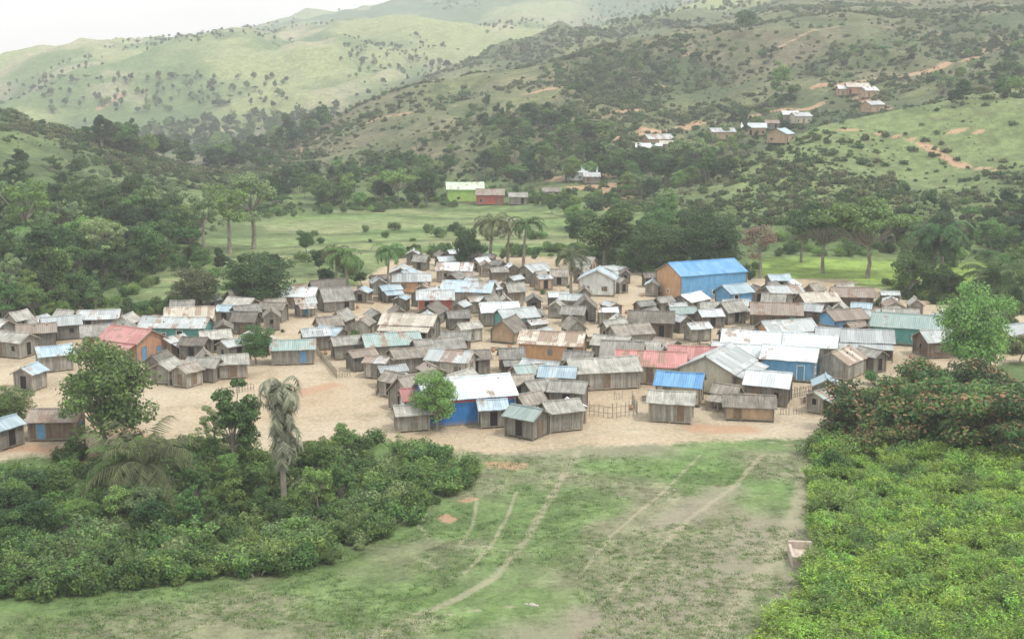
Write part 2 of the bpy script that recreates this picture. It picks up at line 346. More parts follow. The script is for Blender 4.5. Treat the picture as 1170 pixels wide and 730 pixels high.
M['tall']=[broadleaf('tall%d'%i,12,3.1,5.2,.3,28,4600,.24,.36,seed=10+i) for i in range(2)]
M['airy']=[broadleaf('airy%d'%i,12,4.0,4.4,.45,26,2600,.2,.26,seed=20+i) for i in range(2)]
M['umb']=[broadleaf('umb%d'%i,9,5.6,3.0,.38,36,6000,.22,.25,seed=30+i,umb=1) for i in range(2)]
M['flower']=[broadleaf('flower%d'%i,6,3.4,3.4,.25,30,6500,.15,.34,seed=40+i,flower=True,low=-.9) for i in range(2)]
M['palm']=[palm('palm%d'%i,6.0+i,24,3.6,1.1,seed=i) for i in range(2)]
M['raffia']=[palm('raffia%d'%i,2.6,24,5.2,.7,seed=7+i) for i in range(2)]
M['shag']=[palm('shag',9.5,64,3.4,2.0,seed=5,shag=True)]
M['bush']=[bush('bush%d'%i,1.0,1.3,1300,.09,seed=i) for i in range(4)]
M['small']=[bush('scrub%d'%i,1.0,.9,260,.2,K=7,seed=50+i) for i in range(4)]
M['spray']=[spray('spray%d'%i,i) for i in range(3)]
M['tuft']=[tuft('tuft%d'%i,i) for i in range(3)]
def tree(name,px,py,hpx,kind,tint,wide=1.0,i=None):
    w=pixel_to_ground([(px,py)])[0]
    if np.isnan(w[0]): return
    L=M[kind]; me=tinted(L[random.randrange(len(L)) if i is None else i],tint); D=w[1]
    nat={'round':10,'mango':10,'tall':12,'airy':12,'umb':9,'flower':6.6,'palm':8.0,'raffia':6.2,'shag':10.5,'bush':1.7}[kind]
    s=hpx*D/1400/nat; o=bpy.data.objects.new(name,me); scene.collection.objects.link(o); o.location=(w[0],w[1],w[2]-.05); o.scale=(s*wide,s*wide,s); o.rotation_euler=(0,0,random.uniform(0,6.28))
def protocol(name,items):
    c=bpy.data.collections.new(name)
    for k,(me,tint) in enumerate(items):
        o=bpy.data.objects.new('%s_%02d'%(name,k),tinted(me,tint)); c.objects.link(o)
    return c,len(items)
def scatter(name,P3,scl,coll,n):
    ok=~np.isnan(P3[:,0]); P3=P3[ok]; scl=np.asarray(scl)[ok]; k=len(P3)
    me=bpy.data.meshes.new(name); me.vertices.add(k); me.vertices.foreach_set('co',P3.reshape(-1))
    a=me.attributes.new('scl','FLOAT','POINT'); a.data.foreach_set('value',scl); a=me.attributes.new('rot','FLOAT','POINT'); a.data.foreach_set('value',rng.rand(k)*6.28)
    a=me.attributes.new('idx','INT','POINT'); a.data.foreach_set('value',rng.randint(0,n,k).astype(np.int32))
    o=bpy.data.objects.new(name,me); scene.collection.objects.link(o)
    t=bpy.data.node_groups.new(name+'_gn','GeometryNodeTree'); t.interface.new_socket('Geometry',in_out='INPUT',socket_type='NodeSocketGeometry'); t.interface.new_socket('Geometry',in_out='OUTPUT',socket_type='NodeSocketGeometry')
    gi=t.nodes.new('NodeGroupInput'); go=t.nodes.new('NodeGroupOutput'); ip=t.nodes.new('GeometryNodeInstanceOnPoints'); ci=t.nodes.new('GeometryNodeCollectionInfo')
    ci.inputs['Collection'].default_value=coll; ci.inputs['Separate Children'].default_value=True; ci.inputs['Reset Children'].default_value=True
    def na(nm,ty):
        q=t.nodes.new('GeometryNodeInputNamedAttribute'); q.data_type=ty; q.inputs[0].default_value=nm; return q.outputs['Attribute']
    cx=t.nodes.new('ShaderNodeCombineXYZ'); L=t.links
    L.new(gi.outputs[0],ip.inputs['Points']); L.new(ci.outputs[0],ip.inputs['Instance']); ip.inputs['Pick Instance'].default_value=True
    L.new(na('idx','INT'),ip.inputs['Instance Index']); L.new(na('rot','FLOAT'),cx.inputs[2]); L.new(cx.outputs[0],ip.inputs['Rotation']); L.new(na('scl','FLOAT'),ip.inputs['Scale']); L.new(ip.outputs[0],go.inputs[0])
    md=o.modifiers.new('scatter','NODES'); md.node_group=t
def inpoly(poly,n):
    xs=[p[0] for p in poly]; ys=[p[1] for p in poly]; out=np.zeros((0,2))
    while len(out)<n:
        a=np.stack([rng.uniform(min(xs),max(xs),n*2),rng.uniform(min(ys),max(ys),n*2)],1); out=np.concatenate([out,a[pip(a[:,0],a[:,1],poly)]])
    return pixel_to_ground(out[:n])
cd,ncd=protocol('forest_proto',[(M['round'][0],'dark'),(M['round'][1],'mid'),(M['round'][2],'fdark'),(M['tall'][0],'mid'),(M['tall'][1],'dark'),(M['airy'][0],'pale'),(M['umb'][0],'mid'),(M['round'][1],'light')])
pts=[];sc_=[]
for poly,n,a,b in [([(0,225),(100,240),(200,250),(225,290),(130,335),(0,355)],120,.55,1.1),([(0,180),(80,195),(200,220),(100,245),(0,230)],26,.3,.6),
    ([(90,165),(200,145),(330,130),(400,128),(300,200),(220,195)],240,.6,1.1),([(280,232),(330,205),(400,190),(480,190),(520,225),(480,238),(400,240),(320,242)],80,.5,.9),
    ([(560,160),(620,130),(700,160),(700,205),(590,222),(545,200)],100,.4,.85),([(700,195),(720,180),(830,190),(830,215),(720,235)],56,.5,.9),
    ([(780,180),(830,150),(900,100),(930,118),(890,170),(830,200)],54,.3,.6),([(650,262),(720,250),(830,256),(860,306),(760,314),(660,300)],36,.55,.95),
    ([(600,228),(640,228),(690,248),(640,250)],16,.3,.5),([(1060,95),(1170,60),(1170,110),(1080,125)],55,.3,.65),([(1000,300),(1170,292),(1250,300),(1250,370),(1080,345)],38,.35,.75),
    ([(890,262),(1170,250),(1170,290),(900,288)],46,.35,.8),([(330,75),(470,40),(560,80),(430,105)],30,.4,.8),([(600,110),(760,60),(900,60),(800,110)],80,.25,.5),([(900,90),(980,60),(1100,40),(1170,30),(1170,60),(1000,80)],50,.25,.5),
    ([(20,100),(150,85),(330,90),(330,125),(150,130),(60,130)],130,.4,.9),([(480,140),(560,120),(600,130),(560,170),(480,180)],30,.3,.55),([(-10,345),(120,340),(130,368),(-10,376)],26,.35,.65),([(180,345),(220,300),(400,300),(425,330),(330,340),(200,352)],16,.25,.5)]:
    w=inpoly(poly,n); pts.append(w); sc_.append(rng.uniform(a,b,n))
scatter('forest_trees',np.concatenate(pts),np.concatenate(sc_),cd,ncd)
cu_,ncu=protocol('understorey_proto',[(M['bush'][0],'mid'),(M['bush'][1],'dark'),(M['bush'][2],'light'),(M['bush'][3],'mid')])
pts=[]
for poly,n in [([(650,288),(860,300),(860,320),(700,312),(650,300)],110),([(870,270),(1170,270),(1170,296),(870,293)],120),([(1000,325),(1170,330),(1170,362),(1040,345)],80),([(280,238),(520,225),(520,238),(290,250)],110),([(0,330),(230,270),(230,300),(130,350),(0,368)],170),([(545,215),(720,225),(720,245),(560,228)],90),([(140,352),(420,335),(420,345),(300,350),(150,362)],40),([(940,500),(1180,505),(1180,530),(930,525)],40),
    ([(340,268),(480,262),(640,268),(640,273),(340,280)],26),([(200,300),(400,290),(400,296),(200,310)],18),([(430,288),(700,285),(700,296),(430,296)],50)]: pts.append(inpoly(poly,n))
w=np.concatenate(pts); scatter('understorey_bushes',w,rng.uniform(.6,1.9,len(w)),cu_,ncu)
cb,ncb=protocol('hill_shrub_proto',[(M['small'][0],'scrub'),(M['small'][1],'scrub2'),(M['small'][2],'scrub'),(M['small'][3],'dark'),(M['small'][0],'mid'),(M['small'][1],'olive')])
k=75000; dd=rng.uniform(260**.5,1000**.5,k)**2; uu=rng.uniform(-.48,.48,k); xx=uu*dd; hh_=hgt(xx,dd)
dens=fbm(xx,dd,40,3,33.)+.12*(gully(xx,dd)<.35); keep=(dens+rng.normal(size=k)*.13>.5)&(hh_>2)
ss=(.25+1.25*rng.rand(k)**3)*(.75+dd/1100)*(.6+dens)
scatter('hillside_shrubs',np.stack([xx,dd,hh_],1)[keep],ss[keep],cb,ncb)
k=12000; dd=rng.uniform(900,2500,k); uu=rng.uniform(-.48,.48,k); xx=uu*dd; hh_=hgt(xx,dd); keep=((ridge(xx,dd)+rng.normal(size=k)*.12)<.12)|(fbm(xx,dd,110,4,14.)+rng.normal(size=k)*.03>.6)
scatter('far_hill_trees',np.stack([xx,dd,hh_],1)[keep],rng.uniform(.25,.65,k)[keep],cd,ncd)
cf,ncf=protocol('ravine_shrub_proto',[(M['bush'][0],'mid'),(M['bush'][1],'light'),(M['bush'][2],'pale'),(M['bush'][3],'mid'),(M['spray'][1],'light'),(M['spray'][2],'light'),(M['spray'][0],'mid')])
w=np.concatenate([inpoly([(-60,548),(60,552),(120,540),(240,520),(340,535),(430,520),(520,520),(550,550),(480,585),(440,615),(380,645),(200,672),(-60,690)],1000),inpoly([(90,505),(240,500),(290,520),(200,560),(60,560)],60)])
scatter('ravine_shrubs',w,.5+1.2*rng.rand(len(w))**1.5,cf,ncf)
w=inpoly([(-40,570),(180,560),(240,535),(340,555),(420,535),(440,570),(340,610),(180,640),(-40,640)],38)
cs_,ncs=protocol('small_tree_proto',[(M['round'][0],'mid'),(M['round'][2],'dark'),(M['airy'][1],'light'),(M['tall'][0],'mid'),(M['round'][1],'light')])
scatter('ravine_trees',w,rng.uniform(.22,.46,len(w)),cs_,ncs)
cl,ncl=protocol('lime_shrub_proto',[(M['spray'][0],'lime'),(M['spray'][1],'lime'),(M['spray'][2],'light'),(M['spray'][0],'lime')])
w=inpoly([(955,500),(1050,512),(1170,525),(1400,540),(1400,830),(820,830),(880,735),(905,690),(935,640),(925,560),(935,500)],2200)
scatter('lime_shrubs',w,.6+.8*rng.rand(len(w))**1.5,cl,ncl)
ct,nct=protocol('grass_proto',[(M['tuft'][0],'pale'),(M['tuft'][1],'light'),(M['tuft'][2],'mid')])
w=inpoly([(560,520),(930,520),(930,640),(860,760),(-40,760),(-40,690),(300,665),(440,625),(500,585)],9000); kk=fbm(w[:,0],w[:,1],9,3,77.)>.44
scatter('grass',w[kk],rng.uniform(.5,1.3,kk.sum()),ct,nct)
for a in [('mango_tree',122,520,144,'mango','mid',1.0,0),('raffia_palm',325,590,176,'shag','grey',1.0,0),('palm_tree',172,575,112,'raffia','olive',.9),('palm_tree',140,560,82,'raffia','mid',.9),
 ('broadleaf_tree',268,540,112,'tall','mid',1.1),('broadleaf_tree',245,520,66,'airy','pale',1.1),('broadleaf_tree',500,492,76,'mango','light',.85),('broadleaf_tree',292,416,48,'mango','mid',.95),('broadleaf_tree',12,488,52,'mango','mid',1.1),
 ('broadleaf_tree',1104,432,116,'mango','light',.8),('broadleaf_tree',365,545,54,'round','light',1.2),('broadleaf_tree',395,520,38,'round','light',1.1),('broadleaf_tree',160,605,58,'umb','pale',.9),
 ('broadleaf_tree',292,352,66,'mango','dark',1.35),('broadleaf_tree',222,358,54,'mango','olive',1.5),('broadleaf_tree',235,300,95,'airy','pale',.9),('broadleaf_tree',290,285,100,'airy','pale',1.1),('broadleaf_tree',262,290,90,'airy','light',1.1),
 ('broadleaf_tree',122,318,80,'airy','pale',1.2),('broadleaf_tree',35,300,110,'airy','light',1.1),('palm_tree',398,340,66,'palm','mid',1.2),('palm_tree',385,335,54,'palm','olive',1.2),('palm_tree',443,335,56,'palm','mid',1.1),
 ('broadleaf_tree',535,308,48,'round','dark',1.05),('broadleaf_tree',350,292,30,'round','mid',.9),('palm_tree',560,305,68,'palm','olive',1.2),('palm_tree',598,305,56,'palm','mid',1.2),('palm_tree',652,345,60,'palm','olive',1.2),('palm_tree',580,300,50,'palm','grey',1.2),
 ('broadleaf_tree',690,306,70,'round','mid',1.35),('broadleaf_tree',745,312,60,'mango','dark',1.3),('broadleaf_tree',805,312,72,'mango','dark',1.4),('bare_brown_tree',868,318,70,'airy','brown',1.1),
 ('umbrella_tree',940,312,86,'umb','dark',1.0),('umbrella_tree',990,318,98,'umb','mid',1.05),('umbrella_tree',915,300,64,'umb','mid',1.0),('palm_tree',1075,338,84,'palm','dark',1.3),('palm_tree',1062,335,74,'palm','dark',1.3),('palm_tree',1135,345,64,'raffia','mid',1.0),('palm_tree',1170,352,62,'raffia','mid',1.0),
 ('broadleaf_tree',1040,340,60,'round','mid',1.1),('umbrella_tree',455,236,46,'umb','light',.9),('broadleaf_tree',487,236,42,'round','dark',1.0),('broadleaf_tree',510,205,30,'round','dark',.9),('umbrella_tree',795,205,50,'umb','pale',.9),('broadleaf_tree',852,38,28,'round','mid',1.0),('broadleaf_tree',892,118,46,'tall','light',1.0),
 ('broadleaf_tree',665,50,16,'round','mid',1.1),('broadleaf_tree',1150,395,40,'round','mid',1.2),('broadleaf_tree',1166,415,36,'round','olive',1.2),
 ('flowering_tree',985,500,84,'flower','dark',1.25),('flowering_tree',1035,502,100,'flower','mid',1.25),('flowering_tree',1085,505,104,'flower','mid',1.3),('flowering_tree',1140,508,102,'flower','mid',1.3),('flowering_tree',1190,510,104,'flower','dark',1.2),('flowering_tree',1010,515,58,'flower','mid',1.3),('flowering_tree',1110,520,62,'flower','mid',1.4),('flowering_tree',1165,528,64,'flower','mid',1.3),('flowering_tree',965,505,54,'flower','dark',1.2),
 ('flowering_tree',1060,470,80,'flower','mid',1.2),('flowering_tree',1120,470,78,'flower','dark',1.2)]:
    tree(*a)
for px,py,h in [(470,520,26),(490,520,30),(505,525,28),(445,450,16),(460,448,14),(930,520,30),(945,515,34),(950,540,36),(640,458,10),(1000,440,24),(430,505,24),(410,515,28),(620,395,12),(405,385,12),(860,345,14),(1010,350,18)]: tree('green_shrub',px,py,h,'bush','light' if px%2 else 'mid',1.1)

# ---------------------------------------------------------------- building materials
def wood(name,c1,c2):
    m=N(name); tc=m.add('ShaderNodeTexCoord').outputs['Object']; oi=m.add('ShaderNodeObjectInfo').outputs['Random']
    n=m.noise(m.vec(tc,(5.,5.,.25)),1.,4,.7); n2=m.noise(tc,.8,4)
    c=m.mix(m.ramp(n,.35,.65),c1,c2); c=m.mix(1,c,m.ramp(n2,.3,.7,.7,1.2),'MULTIPLY'); c=m.mix(1,c,m.ramp(oi,0,1,.55,1.25),'MULTIPLY')
    m.l.new(c,m.b.inputs['Base Color']); m.bump(n,.6,.05); return m.m
def thatch(name,c1,c2):
    m=N(name); tc=m.add('ShaderNodeTexCoord').outputs['Object']; oi=m.add('ShaderNodeObjectInfo').outputs['Random']
    n=m.noise(m.vec(tc,(6.,.5,.5)),1.,5,.75); n2=m.noise(tc,.9,5)
    c=m.mix(m.ramp(n,.35,.65),c1,c2); c=m.mix(1,c,m.ramp(n2,.3,.7,.62,1.3),'MULTIPLY'); c=m.mix(1,c,m.ramp(oi,0,1,.65,1.35),'MULTIPLY'); c=m.mix(m.ramp(m.noise(tc,1.7,4),.58,.7,0,.4),c,(.16,.17,.11))
    m.l.new(c,m.b.inputs['Base Color']); m.bump(n,.8,.08); return m.m
def metal(name,c1,c2,rust=.3,rc=(.25,.17,.12)):
    m=N(name); tc=m.add('ShaderNodeTexCoord').outputs['Object']; oi=m.add('ShaderNodeObjectInfo'); r=oi.outputs['Random']
    sx=m.add('ShaderNodeSeparateXYZ'); m.l.new(tc,sx.inputs[0])
    fx=m.math('FLOOR',m.math('MULTIPLY',sx.outputs[0],1.15)); fy=m.math('FLOOR',m.math('ADD',m.math('MULTIPLY',sx.outputs[1],.45),r))
    cb=m.add('ShaderNodeCombineXYZ'); m.l.new(fx,cb.inputs[0]); m.l.new(fy,cb.inputs[1]); m.l.new(r,cb.inputs[2]); wn=m.add('ShaderNodeTexWhiteNoise'); m.l.new(cb.outputs[0],wn.inputs[0])
    n=m.noise(tc,.7,6,.7); c=m.mix(wn.outputs[0],c1,c2); c=m.mix(1,c,m.ramp(r,0,1,.78,1.12),'MULTIPLY')
    rf=m.ramp(m.math('ADD',m.math('ADD',n,m.math('MULTIPLY',m.math('SUBTRACT',wn.outputs[0],.5),.4)),m.math('MULTIPLY',m.math('SUBTRACT',r,.5),.35)),.72-rust*.5,.86-rust*.5,0,.85); c=m.mix(rf,c,rc)
    st=m.noise(m.vec(tc,(7.,.5,.5)),1.,4); c=m.mix(1,c,m.ramp(st,.3,.7,.72,1.12),'MULTIPLY')
    wv=m.math('SINE',m.math('MULTIPLY',sx.outputs[0],24.)); m.bump(wv,.5,.03)
    m.l.new(c,m.b.inputs['Base Color']); m.b.inputs['Roughness'].default_value=.5; m.b.inputs['Metallic'].default_value=.1; return m.m
def paint(name,c):
    m=N(name); tc=m.add('ShaderNodeTexCoord').outputs['Object']; n=m.noise(m.vec(tc,(1.5,1.5,.6)),1.2,6,.7)
    cc=m.mix(1,c,m.ramp(n,.3,.7,.7,1.15),'MULTIPLY'); sx=m.add('ShaderNodeSeparateXYZ'); m.l.new(tc,sx.inputs[0]); cc=m.mix(m.ramp(m.math('ADD',sx.outputs[2],m.math('MULTIPLY',n,.8)),.5,1.0,.6,0),cc,(.3,.22,.14)); m.l.new(cc,m.b.inputs['Base Color']); return m.m
WALL={'wood':wood('weathered_wood',(.14,.13,.11),(.33,.31,.27)),'brown':wood('brown_wood',(.13,.09,.065),(.26,.19,.14)),'pale':wood('pale_wood',(.24,.225,.19),(.44,.42,.37)),
 'mud':paint('mud_wall',(.40,.29,.19)),'orange':paint('orange_wall',(.48,.29,.16)),'brick':paint('brick_wall',(.40,.22,.14)),'cream':paint('cream_wall',(.46,.42,.32)),'white':paint('white_wall',(.62,.63,.61)),
 'blue':paint('blue_wall',(.035,.18,.46)),'sky':paint('skyblue_wall',(.13,.32,.52)),'teal':paint('teal_wall',(.10,.29,.26)),'green':paint('lime_wall',(.34,.52,.14)),'red':paint('red_wall',(.36,.10,.08))}
ROOF={'thatch':thatch('grey_thatch',(.185,.18,.16),(.36,.35,.315)),'dthatch':thatch('brown_thatch',(.14,.125,.105),(.27,.245,.21)),
 'metal':metal('grey_metal_roof',(.34,.37,.37),(.54,.57,.57),.22),'white':metal('white_metal_roof',(.54,.59,.60),(.72,.76,.77),.1),'tan':metal('tan_metal_roof',(.42,.38,.31),(.60,.57,.50),.3),
 'rust':metal('rusty_roof',(.28,.23,.19),(.37,.32,.27),.5,(.20,.13,.09)),'red':metal('red_roof',(.40,.18,.17),(.52,.27,.25),.15),'teal':metal('teal_roof',(.27,.36,.34),(.37,.44,.42),.25),
 'blue':metal('blue_roof',(.11,.30,.56),(.20,.40,.64),.05),'green':metal('pale_green_roof',(.45,.62,.42),(.55,.72,.52),.05),'ltblue':metal('pale_blue_roof',(.32,.42,.48),(.46,.55,.60),.15)}
DARK=plain('dark_opening',(.015,.013,.012),(.03,.026,.022)); TRIM=wood('trim_wood',(.20,.17,.13),(.34,.30,.24))
DOORS=[plain('door_wood',(.13,.09,.06),(.22,.16,.11)),plain('door_grey',(.14,.13,.11),(.24,.22,.19)),plain('door_blue',(.08,.2,.33),(.12,.26,.4)),plain('door_green',(.10,.24,.18),(.14,.3,.22))]; WTRIM=plain('white_trim',(.6,.6,.58),(.72,.72,.7)); RTRIM=plain('red_trim',(.4,.06,.05),(.5,.1,.08))
def house(name,x,y,z,L,W,Hw,yaw,wall,roof,pitch=.5,oh=.35,porch=False,stilt=.25,gable=None,trim=None,seed=None,bands=0):
    r=random.Random(seed if seed is not None else int(x*977+y*131)); B=MB(); l,w=L/2,W/2; z0=stilt; rise=w*pitch; hr=Hw+rise
    gm=6
    B.add([(-l,-w,z0),(l,-w,z0),(l,-w,Hw),(-l,-w,Hw)],[(0,1,2,3)],0); B.add([(l,w,z0),(-l,w,z0),(-l,w,Hw),(l,w,Hw)],[(0,1,2,3)],0)
    B.add([(l,-w,z0),(l,w,z0),(l,w,Hw),(l,0,hr),(l,-w,Hw)],[(0,1,2,3,4)],gm); B.add([(-l,w,z0),(-l,-w,z0),(-l,-w,Hw),(-l,0,hr),(-l,w,Hw)],[(0,1,2,3,4)],gm)
    B.add([(-l,-w,z0),(-l,w,z0),(l,w,z0),(l,-w,z0)],[(0,1,2,3)],2)
    p=.09
    for sx in(-1,1):
        for sy in(-1,1): B.box(sx*l-p,sx*l+p,sy*w-p,sy*w+p,-.6,Hw-.05,4)
    nx=max(2,int(L/1.6))
    for i in range(1,nx):
        xx=-l+L*i/nx
        for sy in(-1,1): B.box(xx-.06,xx+.06,sy*w-.05,sy*w+.05,-.6,z0,4)
    B.box(-l-.03,l+.03,-w-.04,w+.04,z0-.10,z0+.03,4)
    t=.07; lx=l+oh
    sag=r.uniform(-.10,.07); sg2=r.uniform(-.12,.05)
    for sy in(-1,1):
        ye=sy*(w+oh); ze=Hw-oh*pitch+.04; zr=hr+.05; nseg=6
        V=[];Fq=[]
        for i in range(nseg+1):
            xx=-lx+2*lx*i/nseg; dip=sg2*math.sin(math.pi*i/nseg); j1=r.uniform(-.03,.03); jy=r.uniform(-.06,.06)*sy
            V+=[(xx,ye+jy,ze+sag*i/nseg+j1),(xx,0,zr+dip),(xx,0,zr+dip+t),(xx,ye+jy,ze+sag*i/nseg+j1+t)]
        for i in range(nseg):
            a0=i*4; Fq+=[(a0,a0+1,a0+5,a0+4),(a0+3,a0+7,a0+6,a0+2),(a0,a0+4,a0+7,a0+3)]
        Fq+=[(0,3,2,1),(nseg*4,nseg*4+1,nseg*4+2,nseg*4+3)]
        if sy>0: Fq=[q[::-1] for q in Fq]
        B.add(V,Fq,1)
        if sy<0: rp=[(V[i*4+1][0],0,V[i*4+2][2]+.02) for i in range(nseg+1)]
    B.tube(rp,[.11]*(nseg+1),1,5)
    for sx in(-1,1):
        for sy in(-1,1):
            x0,x1=(sx*(lx+.004),sx*(lx+.04)); ye=sy*(w+oh); ze=Hw-oh*pitch; V=[(x0,ye,ze-.06),(x1,ye,ze-.06),(x1,0,hr-.04),(x0,0,hr-.04),(x0,ye,ze+.10),(x1,ye,ze+.10),(x1,0,hr+.13),(x0,0,hr+.13)]
            B.add(V,[(0,3,2,1),(4,5,6,7),(0,1,5,4),(1,2,6,5),(2,3,7,6),(3,0,4,7)],4)
    dh=min(1.8,Hw-z0-.3)
    def opening(side,c,wd,zb,zt,door):
        e=.03
        def bx(a,b,z1,z2,mm,ex):
            if side in('f','b'):
                s=-1 if side=='f' else 1; y0,y1=sorted((s*w,s*(w+ex))); B.box(a,b,y0,y1,z1,z2,mm)
            else:
                s=-1 if side=='l' else 1; x0,x1=sorted((s*l,s*(l+ex))); B.box(x0,x1,a,b,z1,z2,mm)
        bx(c-wd/2,c+wd/2,zb,zt,(3 if (door and r.random()<.5) else 2) if door else (2 if r.random()<.6 else 3),e)
        f=.08; bx(c-wd/2-f,c-wd/2,zb,zt+f,5,e+.04); bx(c+wd/2,c+wd/2+f,zb,zt+f,5,e+.04); bx(c-wd/2,c+wd/2,zt,zt+f,5,e+.04)
        if not door:
            bx(c-wd/2-f,c+wd/2+f,zb-f,zb,5,e+.06)
            if r.random()<.6: bx(c+wd/2+f,c+wd/2+f+wd*.5,zb,zt,3,e+.02)
    for side,span in(('f',L),('b',L),('l',W),('r',W)):
        k=max(1,int(span/2.2)); di=r.randrange(k) if side in 'fb' or r.random()<.4 else -1
        for i in range(k):
            c=-span/2+span*(i+.5)/k
            if i==di: opening(side,c,.8,z0+.04,z0+dh,True)
            elif r.random()<.5 and Hw>1.8: opening(side,c,.55,z0+.75,z0+.75+min(.7,Hw-z0-1.0),False)
    if porch:
        d=1.5; y0=-w-oh+.05; ze=Hw-oh*pitch
        V=[(-l,y0-d,ze-.5),(l,y0-d,ze-.5),(l,y0+.1,ze-.04),(-l,y0+.1,ze-.04)]; V=V+[(a,b,c+.06) for a,b,c in V]
        B.add(V,[(0,3,2,1),(4,5,6,7),(0,1,5,4),(1,2,6,5),(2,3,7,6),(3,0,4,7)],1)
        k=max(2,int(L/2.2))
        for i in range(k+1):
            xx=-l+.1+(L-.2)*i/k; B.box(xx-.06,xx+.06,y0-d+.1,y0-d+.22,-.5,ze-.46,4)
    if bands:
        B.box(-l-.02,l+.02,-w-.035,-w,Hw-.5,Hw-.32,7); B.box(l,l+.035,-w-.02,w+.02,Hw-.5,Hw-.32,7); B.box(-l-.035,-l,-w-.02,w+.02,Hw-.5,Hw-.32,7)
    if roof in('metal','rust','white','tan') and r.random()<.5:
        for _ in range(5):
            a=r.uniform(-l,l); bq=r.uniform(.2,.9)*w*r.choice((-1,1)); zz=Hw+.14+(w-abs(bq))*pitch; s=r.uniform(.08,.15); B.add([(a-s,bq,zz-.1),(a,bq-s,zz-.1),(a+s,bq,zz-.1),(a,bq+s,zz-.1),(a,bq,zz+s)],[(0,1,4),(1,2,4),(2,3,4),(3,0,4)],2)
    dm=r.choice(DOORS[:2]) if r.random()<.85 else r.choice(DOORS[2:])
    me=B.mesh(name,[WALL[wall],ROOF[roof],DARK,dm,TRIM,(trim or (WTRIM if wall in('blue','sky','teal') else TRIM)),WALL[gable or wall],RTRIM])
    o=bpy.data.objects.new(name,me); scene.collection.objects.link(o); o.location=(x,y,z); o.rotation_euler=(0,0,math.radians(yaw)); return o
placed=[]
def put(name,px,py,L,W,Hw,yaw,wall,roof,**k):
    w=pixel_to_ground([(px,py)])[0]
    if np.isnan(w[0]): return
    placed.append((w[0],w[1],L/2,W/2)); house(name,w[0],w[1]+W*.3,w[2],L,W,Hw,yaw,wall,roof,**k)
